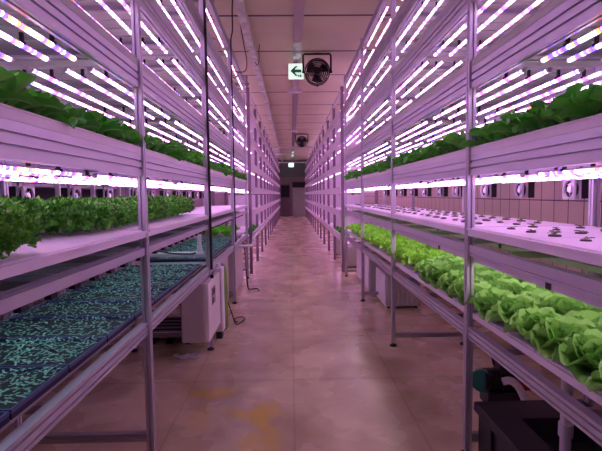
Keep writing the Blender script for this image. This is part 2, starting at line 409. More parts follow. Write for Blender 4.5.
for side, S in SIDE.items():
    s, xf, xb = S['s'], S['xf'], S['xb']
    for i in range(4):
        ya, yb = POLES[i]+PW/2+.004, POLES[i+1]-PW/2-.004
        cy = (ya+yb)/2
        for L, zb in enumerate(S['big']):
            z0 = zb+BH; cx = s*(xf+xb)/2
            e = empty('growing_tray', (cx, cy, z0))
            pl = 'planted' if L == 0 else 'empty'
            tag(e, f'long {pl} white tray on the {LEVEL_NAME[L]} shelf of the {side} rack, {bayname(i)}', 'tray', 'long white growing trays')
            mb = shallow_tray('', s*(xf+.010), s*(xb-.002), ya, yb, z0, z0+.034, None)
            # rolled front lip
            xx = s*(xf+.014)
            for q in range(int((yb-ya)/.15)):
                yq = ya+.08+.15*q; mb.box(s*(xf+.06), s*(xb-.06), yq, yq+.012, z0-.008, z0)
            mb.cyl((xx, ya, z0+.034), (xx, yb, z0+.034), .006, 8)
            place(mb, 'basin', [M['tray_white'] if L == 0 else M['tray_grey']], cx, cy, z0, e)
            if L == 0:
                place(raft(s*(xf+.03), s*(xb-.02), ya+.01, yb-.01, z0+.012, z0+.030), 'raft', M['tray_white'], cx, cy, z0, e)
        # second shelf tray
        z0, z1 = S['Et']; cx = s*(xf+xb)/2
        e = empty('growing_tray', (cx, cy, z0))
        what = ('seedling' if side == 'right' else ('curly herb' if i < 2 else 'bare'))
        tag(e, f'deep white {what} tray on the second shelf of the {side} rack, {bayname(i)}', 'tray', 'white trays on the second shelf')
        mb = MB()
        xo = s*(xf+.002); xi = s*(xb-.06)
        xa_, xb_ = min(xo, xi), max(xo, xi)
        mb = shallow_tray('', xa_, xb_, ya, yb, z0, z1-.006, None)
        mb.box(s*(xf-.006), s*(xf+.008), ya, yb, z1-.012, z1-.003)
        place(mb, 'basin', M['tray_white'], cx, cy, z0, e)
        place(raft(s*(xf+.014), s*(xb-.07), ya+.008, yb-.008, z1-.024, z1+.002), 'raft', M['tray_white'], cx, cy, z0, e)
        for k in range(3):
            pass
        # supports under the second tray
        for k in range(4):
            y = ya+(yb-ya)*(k+.5)/4
            place(MB().box(s*(xf+.20), s*(xb-.07), y-.02, y+.02, S['E'][1]+.001, z0), 'support', M['alu_dark'], cx, cy, z0, e)
    if side == 'right':
        z0, z1 = S['Ft']
        for i in range(4):
            ya, yb = POLES[i]+PW/2+.004, POLES[i+1]-PW/2-.004
            cy = (ya+yb)/2; cx = s*(S['ftx']+xb)/2
            e = empty('growing_tray', (cx, cy, z0))
            tag(e, f'low white lettuce tray on the lowest shelf of the right rack, {bayname(i)}', 'tray', 'lettuce trays on the lowest shelf')
            mb = shallow_tray('', s*S['ftx'], s*(xb-.06), ya, yb, z0, z1-.004, None)
            place(mb, 'basin', M['tray_white'], cx, cy, z0, e)
            place(raft(s*(S['ftx']+.01), s*(xb-.07), ya+.01, yb-.01, z1-.020, z1+.002), 'raft', M['tray_white'], cx, cy, z0, e)
            for k in range(3):
                y = ya+(yb-ya)*(k+.5)/3
                place(MB().box(s*(xf+.20), s*(xb-.07), y-.02, y+.02, S['F'][1]-.014, z0), 'support', M['alu_dark'], cx, cy, z0, e)

# ---------------------------------------------------------------- LED grow tubes
def make_tube(L=1.285):
    r = empty('grow_light_tube')
    n = 10; R = .0105
    mb = MB()
    arc = [(R*math.cos(a), R*math.sin(a)) for a in [math.radians(20+140*k/n) for k in range(n+1)]]
    mb.prism(arc, 'y', -L/2, L/2)
    mb.build('housing', M['tube'], r)
    mb = MB()
    arc = [(R*.94*math.cos(a), R*.94*math.sin(a)) for a in [math.radians(160+220*k/6) for k in range(7)]]
    mb.prism(arc, 'y', -L/2+.012, L/2-.012)
    mb.build('diode_strip', M['led'], r)
    for q in (-1, 1):
        mb = MB().cyl((0, q*(L/2-.012), 0), (0, q*L/2, 0), R*1.06, 12)
        mb.build('end_cap', M['tray_white'], r)
    for q in (-.36, .36):
        mb = MB().box(-.006, .006, q*L-.006, q*L+.006, .008, .046)
        mb.box(-.014, .014, q*L-.005, q*L+.005, .002, .012)
        mb.build('mount_clip', M['rubber'], r)
    return r
protoT = make_tube(); remember(protoT); firstT = True
TUBE_Y = [1.97-1.415/2+1.415*k for k in range(6)]   # centres; gaps near 1.85, 3.22, 4.6 ...
TUBE_DX = [.070, .180, .325, .45, .575]
ROWW = ['nearest the aisle', 'second from the aisle', 'middle row', 'fourth from the aisle', 'farthest from the aisle']
for side, S in SIDE.items():
    s = S['s']
    names = ['third shelf', 'fourth shelf', 'fifth shelf', 'sixth shelf', 'top frame']
    for L, zb in enumerate(S['big']+[TOP[0]]):
        for j, dx in enumerate(TUBE_DX):
            for k, y in enumerate(TUBE_Y):
                full = True
                if firstT: o = protoT; firstT = False
                else: o = copy_tree(protoT)
                o.location = (s*(S['xf']+dx+.01), y, zb-.018 if L < 4 else zb-.02)
                tag(o, f'LED tube under {side} {names[L]}, {ROWW[j]}, {nth(k+1)} from near end', 'grow light', 'pink LED grow tubes')
# whiter tubes under the second shelf, right rack
def make_bar(L, m):
    r = empty('grow_light_bar')
    mb = MB().box(-.020, .020, -L/2, L/2, .010, .022); mb.box(-.020, -.017, -L/2, L/2, -.006, .010); mb.box(.017, .020, -L/2, L/2, -.006, .010)
    mb.build('housing', M['tube'], r)
    MB().box(-.016, .016, -L/2+.01, L/2-.01, .006, .0095).build('diode_strip', m, r)
    for q in (-1, 1): MB().box(-.022, .022, q*(L/2+.012)-.012, q*(L/2+.012)+.012, -.006, .022).build('end_cap', M['black'], r)
    remember(r); return r
pb = make_bar(1.3, M['led_white']); first = True
for j, dx in enumerate((.075, .29, .50)):
    for k in range(6):
        o = pb if first else copy_tree(pb); first = False
        o.location = (.965+dx, 1.2+1.34*k-.1, 1.115)
        tag(o, f'white LED bar under the right second shelf, {("front", "middle", "back")[j]} row, {nth(k+1)} from near end', 'grow light', 'white LED bars over the lettuces')
# crosswise cool bars under the left second shelf
pc = make_bar(.56, M['led_blue']); first = True
for k in range(42):
    y = .72+.177*k
    if min(abs(y-p) for p in POLES) < .03: y += .05
    o = pc if first else copy_tree(pc); first = False
    o.location = (-1.145, y, 1.151); o.rotation_euler = (0, 0, PI/2)
    tag(o, f'crosswise cool white LED bar under the left second shelf, {nth(k+1)} from near end', 'grow light', 'crosswise LED bars over the seedling trays')

# ---------------------------------------------------------------- plants
def leaf(mb, base, az, el, L, W, bend, cup, ruf, tone, nt=7, nw=5, rf=3, roll=0, shape='round'):
    """one leaf blade: grows from base towards azimuth az, starting elevation el and bending down by bend over its length"""
    ph = random.random()*6; p = Vector(base); e = el
    d0 = Vector((math.cos(az), math.sin(az), 0)); side = Vector((-math.sin(az), math.cos(az), 0)); rows = []
    for i in range(nt):
        t = i/(nt-1)
        if i: p = p+(d0*math.cos(e)+Vector((0, 0, 1))*math.sin(e))*(L/(nt-1))
        e = el-bend*t*t
        nrm = (-d0*math.sin(e)+Vector((0, 0, 1))*math.cos(e))
        if shape == 'round': w = W*(.16+.84*math.sin(PI*min(1, .06+t*.90)**1.25)**.7) if t < .999 else W*.30
        elif shape == 'spoon': w = W*(.14 if t < .3 else .14+.86*math.sin(PI*((t-.3)/.7*.88+.05))**.6) if t < .999 else W*.25
        else: w = W*(.3+.7*math.sin(PI*(.1+.8*t)))
        row = []
        for j in range(nw):
            u = -1+2*j/(nw-1)
            zz = cup*w*u*u+ruf*abs(u)**1.5*math.sin(rf*PI*t*2+ph+(1.7 if u > 0 else 0))*(.35+t)
            q = p+side*(w*u*.5)+nrm*zz
            v = max(0, 1-abs(u)*3.0)*(1-t*.7)
            row.append(mb.av(q, (max(0, min(1, tone+.12*(t-.5))), v, 0)))
        rows.append(row)
    for i in range(nt-1):
        for j in range(nw-1): mb.af(rows[i][j], rows[i][j+1], rows[i+1][j+1], rows[i+1][j])
def rr(a, b): return random.uniform(a, b)
def butterhead():
    mb = MB()
    for k in range(24):
        f = k/23; az = k*2.4+rr(-.2, .2)
        leaf(mb, (0, 0, .01+.02*f), az, .25+1.0*f+rr(-.1, .1), .152-.055*f+rr(-.01, .01), .140-.045*f, .65+1.0*f, .35+.40*f, .007, rr(.15, .75)+.25*f, nt=9, nw=7, rf=2.2)
    return mb
def frilly_head():
    mb = MB()
    for k in range(24):
        f = k/23; az = k*2.4+rr(-.25, .25)
        leaf(mb, (0, 0, .01+.02*f), az, .5+.95*f+rr(-.15, .15), .15-.05*f+rr(-.01, .01), .125-.025*f, .7+.3*f, .25, .017, rr(.1, .8)+.25*f, nt=9, nw=5, rf=2.2)
    return mb
def choy_head():
    mb = MB()
    for k in range(20):
        f = k/19; az = k*2.4+rr(-.3, .3)
        leaf(mb, (0, 0, .0), az, .45+.95*f+rr(-.3, .25), .165-.03*f+rr(-.04, .02), .072+rr(-.015, .012), 1.0-.4*f+rr(-.3, .4), .45, .010, rr(0, .9), nt=8, nw=5, rf=1.4, shape='spoon')
    return mb
def curly_bush():
    mb = MB()
    for k in range(10):
        az = k*2.4; rad = rr(.02, .05)
        mb.col = (.3, .5, 0)
        mb.cyl((0, 0, 0), (math.cos(az)*rad, math.sin(az)*rad, rr(.08, .12)), .002, 4, .0015, False)
    for k in range(270):
        az = rr(0, 2*PI); ph = math.acos(rr(-.75, 1)); rad = rr(.058, .095)
        p = (rad*math.sin(ph)*math.cos(az), rad*math.sin(ph)*math.sin(az), .078+rad*.92*math.cos(ph))
        leaf(mb, p, az+rr(-.9, .9), rr(-.2, 1.1), rr(.016, .028), rr(.020, .031), rr(-.3, 1.2), rr(-.4, .7), .009, rr(0, 1), nt=4, nw=4, rf=2.2, shape='frond')
    return mb
def sprout(n=1):
    mb = MB(); mb.col = (.3, .6, 0)
    return mb
PLACED = 0
class Kind:
    def __init__(s, name, make, m, nvar):
        s.name, s.make, s.m = name, make, m; s.protos = []; s.used = []
        for i in range(nvar):
            o = make().build(name, m, smooth=True, colors=True); s.protos.append(o); s.used.append(False)
        s.i = 0
    def put(s, loc, scale, label, cat, group, tilt=.12):
        k = random.randrange(len(s.protos))
        if not s.used[k]: o = s.protos[k]; s.used[k] = True
        else: o = s.protos[k].copy(); COL.objects.link(o)
        o.location = loc; o.scale = (scale, scale, scale*rr(.92, 1.1)); o.rotation_euler = (rr(-tilt, tilt), rr(-tilt, tilt), rr(0, 6.28))
        tag(o, label, cat, group); return o
    def finish(s):
        for k, u in enumerate(s.used):
            if not u: bpy.data.objects.remove(s.protos[k])
K_but = Kind('butterhead_lettuce', butterhead, M['butter'], 5)
K_fri = Kind('frilly_lettuce', frilly_head, M['frilly'], 4)
K_cho = Kind('leafy_green', choy_head, M['choy'], 5)
K_cur = Kind('curly_herb', curly_bush, M['parsley'], 4)
RW = ['front row', 'second row', 'third row', 'back row']
# right lowest shelf
SR = SIDE['right']
zt = SR['Ft'][1]+.002
for j, x in enumerate((1.085, 1.245, 1.405, 1.55)):
    kb = kf = 0
    y = .78+.09*(j % 2)
    while y < 8.05:
        if min(abs(y-p) for p in POLES) > .0:
            edge = 3.55+(.35 if j > 1 else 0)+.2*(j % 2)
            loc = (x+rr(-.012, .012), y+rr(-.012, .012), zt)
            if y < edge:
                kb += 1
                K_but.put(loc, rr(.90, 1.05) if j == 0 else rr(.98, 1.15), f'butterhead lettuce, right lowest shelf, {RW[j]}, {nth(kb)} from the near end', 'lettuce', 'butterhead lettuces on the right lowest shelf')
            else:
                kf += 1
                K_fri.put(loc, rr(.88, 1.05), f'yellow-green frilly lettuce, right lowest shelf, {RW[j]}, {nth(kf)} past the butterheads', 'lettuce', 'frilly lettuces on the right lowest shelf')
        y += .195 if y < 3.6 else .165
# third shelf leafy greens on both sides
for side, S in SIDE.items():
    s = S['s']; zz = S['big'][0]+BH+.031
    for j, dx in enumerate((.100, .25, .41)):
        k = 0; y = .70+.07*j
        while y < 8.1:
            k += 1
            o = K_cho.put((s*(S['xf']+dx+rr(-.012, .012)), y+rr(-.02, .02), zz), rr(.80, 1.02), f'dark leafy green on the {side} third shelf, {RW[j]}, {nth(k)} from the near end', 'leafy green', 'leafy greens on the third shelves', tilt=.2)
            y += rr(.135, .165)
# curly herbs on the left second shelf
zz = SIDE['left']['Et'][1]+.003
for j, x in enumerate((.87, 1.025, 1.18, 1.335)):
    k = 0; y = .85
    while y < 4.28:
        y += .145
        if j == 0 and y > 1.47: continue
        if j == 1 and 1.20 < y < 2.08: continue
        if j == 2 and y > 4.2: continue
        k += 1
        K_cur.put((-x+rr(-.012, .012), y+rr(-.015, .015), zz), rr(.90, 1.06), f'curly green herb bush on the left second shelf, {RW[j]}, {nth(k)} from the near end', 'herb', 'curly herbs on the left second shelf')
# yellow green lettuces at the back of the left lowest shelf
for j, x in enumerate((1.0, 1.2, 1.4)):
    for k in range(5):
        K_fri.put((-x, 7.0+.22*k+rr(-.02, .02), .865), rr(.85, 1.0), f'frilly lettuce beyond the seedling trays on the left lowest shelf, {RW[j]}, {nth(k+1)} along', 'lettuce', 'frilly lettuces on the left lowest shelf')
for K in (K_but, K_fri, K_cho, K_cur): K.finish()

# seedlings standing in sponge plugs on the right second shelf
def seedling_proto():
    r = empty('seedling_plug')
    mb = MB().cyl((0, 0, -.003), (0, 0, .003), .021, 10, .019)
    mb.build('sponge', M['foam'], r)
    mb = MB()
    for k in range(4):
        leaf(mb, (0, 0, .003), k*1.7+rr(-.3, .3), rr(.05, .55), rr(.020, .032), .016, .9, .2, .002, rr(0, 1), nt=4, nw=3, shape='frond')
    mb.build('leaves', M['seedling'], r, smooth=True, colors=True)
    remember(r); return r
sp0 = [seedling_proto() for _ in range(3)]; spu = [False]*3
for j, x in enumerate((1.12, 1.30, 1.48)):
    k = 0; y = .90+.10*(j % 2)
    while y < 8.05:
        if min(abs(y-p) for p in POLES) > .045:
            k += 1; q = random.randrange(3)
            if not spu[q]: o = sp0[q]; spu[q] = True
            else: o = copy_tree(sp0[q])
            o.location = (x+rr(-.006, .006), y+rr(-.008, .008), SR['Et'][1]+.0055); o.rotation_euler = (0, 0, rr(0, 6.28)); sc = rr(.8, 1.35); o.scale = (sc, sc, sc)
            tag(o, f'tiny seedling plug in the white raft, right second shelf, {("front", "middle", "back")[j]} row, {nth(k)} along', 'seedling', 'seedling plugs in the white rafts')
        y += .2

# ---------------------------------------------------------------- sprout trays, left lowest shelf
zt0, zt1 = SIDE['left']['Ft']
def plug_tray():
    r = empty('sprout_tray')
    W, D = .66, .352   # x, y
    mb = MB(); mb.box(-W/2, W/2, -D/2, D/2, 0, .018); mb.build('cell_block', M['navy'], r)
    mb = MB(); t = .007
    mb.box(-W/2, W/2, -D/2, -D/2+t, .018, .032); mb.box(-W/2, W/2, D/2-t, D/2, .018, .032)
    mb.box(-W/2, -W/2+t, -D/2+t, D/2-t, .018, .032); mb.box(W/2-t, W/2, -D/2+t, D/2-t, .018, .032)
    mb.build('rim', M['navy_rim'], r)
    remember(r); return r
def sprout_leaf(mb, x, y, z, sc=1.0):
    az = rr(0, 6.28)
    h = rr(.010, .022)
    for q in range(2):
        leaf(mb, (x, y, z+h), az+PI*q+rr(-.4, .4), rr(-.1, .5), .0125*sc, .0085*sc, .3, .1, 0, rr(0, 1), nt=3, nw=3, shape='frond')
pt = plug_tray(); first = True; ys = []
y = .80
k = 0
while y < 6.75:
    if not (4.30 < y < 4.62):
        k += 1
        o = pt if first else copy_tree(pt); first = False
        o.location = (-(.852+.33), y, zt0+.003)
        tag(o, f'navy blue sprout tray on the left lowest shelf, {nth(k)} from the near end', 'sprout tray', 'sprout trays on the left lowest shelf')
        ys.append(y)
    y += .362
mb = MB()     # support boards below the sprout trays
for i in range(4):
    ya, yb = POLES[i]+PW/2+.004, POLES[i+1]-PW/2-.004
    bo = MB()
    bo.box(-.325, .30, -(yb-ya)/2, (yb-ya)/2, 0, .021)
    o = bo.build('shelf_board', M['alu_dark'], loc=(-1.167, (ya+yb)/2, SIDE['left']['F'][1]+.0005))
    tag(o, f'flat grey board carrying trays on the left lowest shelf, {bayname(i)}', 'shelf board', 'boards of the left lowest shelf')
# 300 single sprouts nearest in view, the others as one carpet
sprs = []
for q in range(6):
    mb = MB(); sprout_leaf(mb, 0, 0, 0, 1.25); mb.col = (.4, .4, 0)
    sprs.append(mb.build('sprout', M['sprout'], smooth=True, colors=True))
cells = []
for y in ys:
    for a in range(30):
        for b in range(17):
            if random.random() < .75: cells.append((-(.852+.33)-.31+a*.62/29+rr(-.006, .006), y-.155+b*.31/16+rr(-.006, .006)))
zc = zt0+.003+.018
def seen(c):   # in the camera's view: left edge of the picture and below
    x, y = c
    px = 291+x*455/y; py = 194.5+.62*455/y
    return px > 2 and py < 447
vis = sorted([c for c in cells if seen(c)], key=lambda c: c[1])
near = vis[:330]
random.shuffle(near)
near = near[:300]; ns = set(near)
tray_of = lambda y: min(range(len(ys)), key=lambda i: abs(ys[i]-y))+1
for n, (x, y) in enumerate(near):
    src = sprs[n % 6]; o = src if n < 6 else src.copy()
    if n >= 6: COL.objects.link(o)
    o.location = (x, y, zc); o.rotation_euler = (0, 0, rr(0, 6.28)); sc = rr(.8, 1.15); o.scale = (sc, sc, sc)
    tag(o, 'tiny blue-green sprout in the nearest navy trays on the left lowest shelf', 'sprout', 'single sprouts in the nearest navy trays')
mb = MB()
for c in cells:
    if c in ns: continue
    if random.random() < .62: sprout_leaf(mb, c[0], c[1], zc, 1.1 if c[1] < 3 else 1.4)
o = mb.build('sprout_carpet', M['sprout'], smooth=True, colors=True)
tag(o, 'carpet of blue-green sprouts filling the navy trays on the left lowest shelf', 'sprouts', kind='stuff')

# pipes crossing the left lowest shelf
mb = MB(); zp = .93
mb.cyl((-.86, 4.46, zp), (-1.52, 4.46, zp), .025, 16)
for x in (-.9, -1.45): mb.cyl((x-.04, 4.46, zp), (x+.04, 4.46, zp), .031, 16)
mb.cyl((-.905, 4.46, zp), (-.905, 4.46, 1.145), .021, 16)
mb.cyl((-.905, 4.46, zp+.02), (-.905, 4.46, zp+.07), .027, 16)
mb.cyl((-1.45, 4.46, .81), (-1.45, 4.46, zp), .021, 16)
tag(mb.build('water_pipe', M['pvc'], smooth=False), 'white plastic water pipe crossing the left lowest shelf beyond the sprout trays', 'pipe')
mb = MB().tube(bez([(-1.48, 4.40, .99), (-1.3, 4.405, .972), (-1.15, 4.40, .945), (-.98, 4.395, .94), (-.93, 4.395, .95)]), .008, 8)
tag(mb.build('air_hose', M['rubber'], smooth=True), 'thin black hose lying along the white crossing pipe on the left shelf', 'hose')

# ---------------------------------------------------------------- small wall fans behind the racks
def small_fan():
    r = empty('circulation_fan')   # faces +x
    mb = MB(); w = .056
    # square frame ring around a round opening
    n = 24
    for (xa, xb) in ((.0, .012), (-.030, -.018)):
        sq, ci = [], []
        for k in range(n):
            a = 2*PI*k/n; c, s_ = math.cos(a), math.sin(a); m = w/max(abs(c), abs(s_))
            sq.append((c*m, s_*m)); ci.append((c*.048, s_*.048))
        for x in (xa, xb):
            S1 = [mb.av((x, p[0], p[1])) for p in sq]; C1 = [mb.av((x, p[0], p[1])) for p in ci]
            for k in range(n): mb.af(S1[k], S1[(k+1) % n], C1[(k+1) % n], C1[k])
        base = len(mb.v)-4*n
        for k in range(n):
            k2 = (k+1) % n
            mb.af(base+k, base+k2, base+2*n+k2, base+2*n+k); mb.af(base+n+k, base+n+k2, base+3*n+k2, base+3*n+k)
    mb.build('frame', M['fan_grey'], r)
    mb = MB()
    for q in range(n):
        a, b = 2*PI*q/n, 2*PI*(q+1)/n
        i = [mb.av((x, .049*math.cos(t), .049*math.sin(t))) for x, t in ((-.03, a), (-.03, b), (.0, b), (.0, a))]; mb.af(*i)
    mb.box(-.075, -.030, -w, w, -w, w)
    mb.build('housing', M['black'], r)
    mb = MB().cyl((-.02, 0, 0), (.008, 0, 0), .020, 16)
    mb.build('hub', M['white_plastic'], r)
    mb = MB()
    for k in range(7):
        a = 2*PI*k/7
        p = [(-.018, .018, a), (-.004, .018, a+.5), (-.004, .046, a+.75), (-.018, .046, a+.1)]
        i = [mb.av((x, rad*math.cos(t), rad*math.sin(t))) for x, rad, t in p]; mb.af(*i)
        i2 = [mb.av((x-.002, rad*math.cos(t), rad*math.sin(t))) for x, rad, t in p]; mb.af(*i2[::-1])
        for e in range(4): mb.af(i[e], i[(e+1) % 4], i2[(e+1) % 4], i2[e])
    mb.build('blades', M['tray_white'], r)
    MB().box(-.05, -.035, -.012, .012, w, w+.085).build('hanger', M['alu_dark'], r)
    remember(r); return r
f0 = small_fan(); first = True
for side, S in SIDE.items():
    s = S['s']
    for k in range(10):
        y = 2.62+.585*k
        if min(abs(y-p) for p in POLES) < .07: y += .09
        o = f0 if first else copy_tree(f0); first = False
        o.location = (s*(S['xb']-.075), y, 1.51); o.rotation_euler = (0, 0, PI if s > 0 else 0)
        tag(o, f'small square white-faced fan at the back of the {side} rack, {nth(k+1)} from the near end', 'fan', 'small fans under the third shelves')

# ---------------------------------------------------------------- far white racks
FAR = {'right': dict(s=1, xf=.925, xb=1.66, y0=8.66, levels=[.60, 1.06, 1.49, 1.94, 2.43, 2.92]),
       'left': dict(s=-1, xf=.72, xb=1.50, y0=8.66, levels=[.66, 1.10, 1.52, 1.97, 2.45, 2.94])}
far_tubes = MB()
NB = 13; PITCH = 1.65
for side, S in FAR.items():
    s, xf, xb, y0 = S['s'], S['xf'], S['xb'], S['y0']
    r = empty('white_growing_rack', (s*(xf+xb)/2, y0, 0)); off = Vector(r.location)
    tag(r, f'long white many-tiered growing rack running down the {side} side towards the far wall', 'rack', 'white racks running to the far wall')
    def B(mb, name, m):
        mb.v = [(v[0]-off.x, v[1]-off.y, v[2]) for v in mb.v]; return mb.build(name, m, r)
    for i in range(NB+1):
        y = y0+PITCH*i
        for xa in (xf+.03, xb-.06):
            B(MB().box(s*xa, s*(xa+.055), y-.03, y+.03, .0, 3.5), 'post', M['far_post'])
    for i in range(NB):
        ya, yb = y0+PITCH*i, y0+PITCH*(i+1)
        for L, z in enumerate(S['levels']):
            mb = MB()
            mb.box(s*xf, s*(xf+.025), ya, yb, z, z+.13)            # front fascia
            mb.box(s*(xf-.008), s*xf, ya, yb, z+.115, z+.135)      # rolled lip
            mb.box(s*(xf+.025), s*(xb-.005), ya+.03, yb-.03, z+.05, z+.06)  # floor
            mb.box(s*(xb-.02), s*xb, ya, yb, z+.03, z+.13)
            B(mb, 'tier_tray', M['white_metal'])
            zz = z+.045
            for dx in (.22, .48):
                x = s*(xf+dx); far_tubes.cyl((x, ya+.12, zz), (x, yb-.12, zz), .007, 6)
            ztop = S['levels'][L+1] if L < 5 else 3.38
            B(MB().box(s*(xf+.10), s*(xb-.08), yb+.032, yb+.040, z+.14, ztop-.02), 'divider', M['white_metal'])
        for dx in (.22, .48):
            x = s*(xf+dx); far_tubes.cyl((x, ya+.12, 3.38), (x, yb-.12, 3.38), .007, 6)
    for xa in (xf+.03, xb-.06): B(MB().box(s*xa, s*(xa+.04), y0-.025, y0+NB*PITCH+.025, 3.40, 3.45), 'top_rail', M['white_metal'])
tag(far_tubes.build('grow_light_tube', M['led_far']), 'rows of glowing LED tubes under every tier of the far white racks', 'grow lights', kind='stuff')
# small plants glimpsed on the near tiers of the far racks
K2 = Kind('leafy_green', choy_head, M['choy'], 2)
for side, S in FAR.items():
    s = S['s']
    for k in range(8):
        K2.put((s*(S['xf']+.12), 8.95+.19*k, S['levels'][0]+.06), .8, f'leafy green on the lowest tier of the {side} white rack, {nth(k+1)} along', 'leafy green', 'greens on the far white racks')
K2.finish()

# white pipe beside the left far rack
mb = MB().tube(bez([(-.76, 6.45, .775), (-.62, 6.48, .775), (-.575, 6.6, .775), (-.60, 7.2, .775), (-.655, 8.1, .775), (-.66, 12, .775), (-.66, 24, .775)], 8), .022, 10)
tag(mb.build('drain_pipe', M['pvc'], smooth=True), 'white drain pipe curving into the aisle and running along the left racks', 'pipe')

# ---------------------------------------------------------------- ceiling things
def big_fan(loc):
    r = empty('ceiling_fan', loc)   # axis along y, faces -y
    R = .205
    mb = MB()
    for rad in (R, R*.86, R*.70, R*.54, R*.38): 
        bulge = -.07-.03*(1-(rad/R)**2)
        mb.tube([(rad*math.cos(a), bulge, rad*math.sin(a)) for a in [2*PI*k/32 for k in range(32)]], .0055, 5, True)
        mb.tube([(rad*math.cos(a), -bulge, rad*math.sin(a)) for a in [2*PI*k/32 for k in range(32)]], .0055, 5, True)
    for k in range(28):
        a = 2*PI*k/28
        for q in (-1, 1): mb.cyl((R*math.cos(a), q*.07, R*math.sin(a)), (.05*math.cos(a), q*.10, .05*math.sin(a)), .0032, 4)
    mb.build('grille', M['black'], r)
    mb = MB(); n = 32
    ro, ri = R+.008, R-.002
    for k in range(n):
        a, b = 2*PI*k/n, 2*PI*(k+1)/n
        P = [mb.av((rad*math.cos(t), yy, rad*math.sin(t))) for rad in (ro, ri) for yy in (-.075, .075) for t in (a, b)]
        mb.af(P[0], P[1], P[3], P[2]); mb.af(P[5], P[4], P[6], P[7]); mb.af(P[0], P[4], P[5], P[1]); mb.af(P[2], P[3], P[7], P[6])
    mb.build('shroud', M['black'], r)
    mb = MB().cyl((0, -.105, 0), (0, .11, 0), .058, 20); mb.build('motor', M['black'], r)
    for k in range(3):
        a = 2*PI*k/3+.5; mb = MB(); rows = []
        for i in range(5):
            t = i/4; rad = .05+.13*t
            rows.append([mb.av((rad*math.cos(a+u*(.62-.1*t)), -.02+.035*u, rad*math.sin(a+u*(.62-.1*t)))) for u in (-1, -.3, .3, 1)])
        for i in range(4):
            for j in range(3): mb.af(rows[i][j], rows[i][j+1], rows[i+1][j+1], rows[i+1][j])
        mb.build('blade', M['bin'], r, smooth=True)
    top = H_C-loc[2]
    w = R+.028
    mb = MB().tube([(-w, 0, .0), (-w, 0, top-.03), (-w+.02, 0, top-.012), (w-.02, 0, top-.012), (w, 0, top-.03), (w, 0, 0)], .015, 8)
    for q in (-1, 1): mb.cyl((q*(R+.004), 0, 0), (q*(w+.02), 0, 0), .018, 12)
    mb.box(-.06, .06, -.02, .02, top-.014, top)
    mb.build('bracket', M['black'], r)
    MB().cyl((0, -.0, -R-.005), (0, 0, -R-.035), .012, 8).build('knob', M['black'], r)
    remember(r); return r
bf = big_fan((.47, 7.8, 3.545))
bf.rotation_euler = (0, 0, 0)
tag(bf, 'round black caged fan hanging from the ceiling beside the green arrow sign', 'fan', 'caged ceiling fans')
b2 = copy_tree(bf); b2.location = (.45, 17.9, 3.60)
b2.location.z = 3.545
tag(b2, 'smaller looking round black fan farther down the aisle ceiling', 'fan', 'caged ceiling fans')
# arrow sign
r = empty('exit_sign', (.12, 8.1, 3.64)); h = .133
tag(r, 'square white hanging sign with a green arrow pointing left beside the nearest ceiling fan', 'sign', 'green exit signs')
MB().bbox(-h, h, -.012, .012, -h, h, .006).build('sign_box', M['sign_white'], r)
yy = -.0135
mb = MB()
def flat(mb, pts):
    A = [mb.av((x, yy-.001, z)) for x, z in pts]; Bk = [mb.av((x, yy+.0015, z)) for x, z in pts]; n = len(pts)
    mb.af(*A); mb.af(*Bk[::-1])
    for i in range(n): mb.af(A[i], Bk[i], Bk[(i+1) % n], A[(i+1) % n])
flat(mb, [(-.100, .005), (-.012, .088), (.034, .088), (-.024, .030), (.092, .030), (.092, -.022), (-.024, -.022), (.034, -.080), (-.012, -.080)])
mb.build('arrow', M['sign_green'], r)
mb = MB()
flat(mb, [(.032, -.058), (.032, -.10), (.052, -.10), (.052, -.058)]); flat(mb, [(.060, -.058), (.060, -.10), (.095, -.10), (.095, -.058)])
mb.build('pictogram', M['sign_green'], r)
MB().box(-.03, .03, -.01, .01, h, 3.812-3.64).build('hanger', M['alu_dark'], r)
# far exit sign
r = empty('exit_sign', (.04, 30.4, 3.46))
tag(r, 'small glowing pale green sign at the far end above the door', 'sign', 'green exit signs')
MB().bbox(-.17, .17, -.03, .03, -.14, .14, .01).build('sign_box', emis('far_sign', (.62, .95, .78), 1.6), r)
MB().cyl((0, 0, .14), (0, 0, H_C-3.46), .01, 8).build('hanger', M['alu_dark'], r)
for k, y in enumerate((10.2, 16.5, 22.8)):
    r = empty('emergency_light', (.12, y, 3.79))
    tag(r, 'flat white box light on the ceiling channel, '+('just beyond the arrow sign', 'beside the second fan', 'farthest down the aisle')[k], 'light', 'flat white lights under the ceiling channel')
    MB().bbox(-.16, .16, -.06, .06, -.055, .021, .01).build('body', M['white_plastic'], r)
    MB().box(-.13, .13, -.065, -.0605, -.045, -.015).build('lens', M['tray_white'], r)
# pipes crossing the aisle near the far end
for k, (y, z) in enumerate(((20.6, 3.60), (23.8, 3.60), (29.6, 3.56))):
    mb = MB().cyl((-1.3, y, z), (1.6, y, z), .035, 10)
    for x in (-.9, 0.35, 1.3): mb.cyl((x, y, z), (x, y, H_C), .008, 6)
    tag(mb.build('ceiling_pipe', M['pvc']), 'pale pipe crossing below the ceiling near the far end, '+('nearest of three', 'middle of three', 'farthest of three')[k], 'pipe', 'pipes crossing the aisle ceiling')
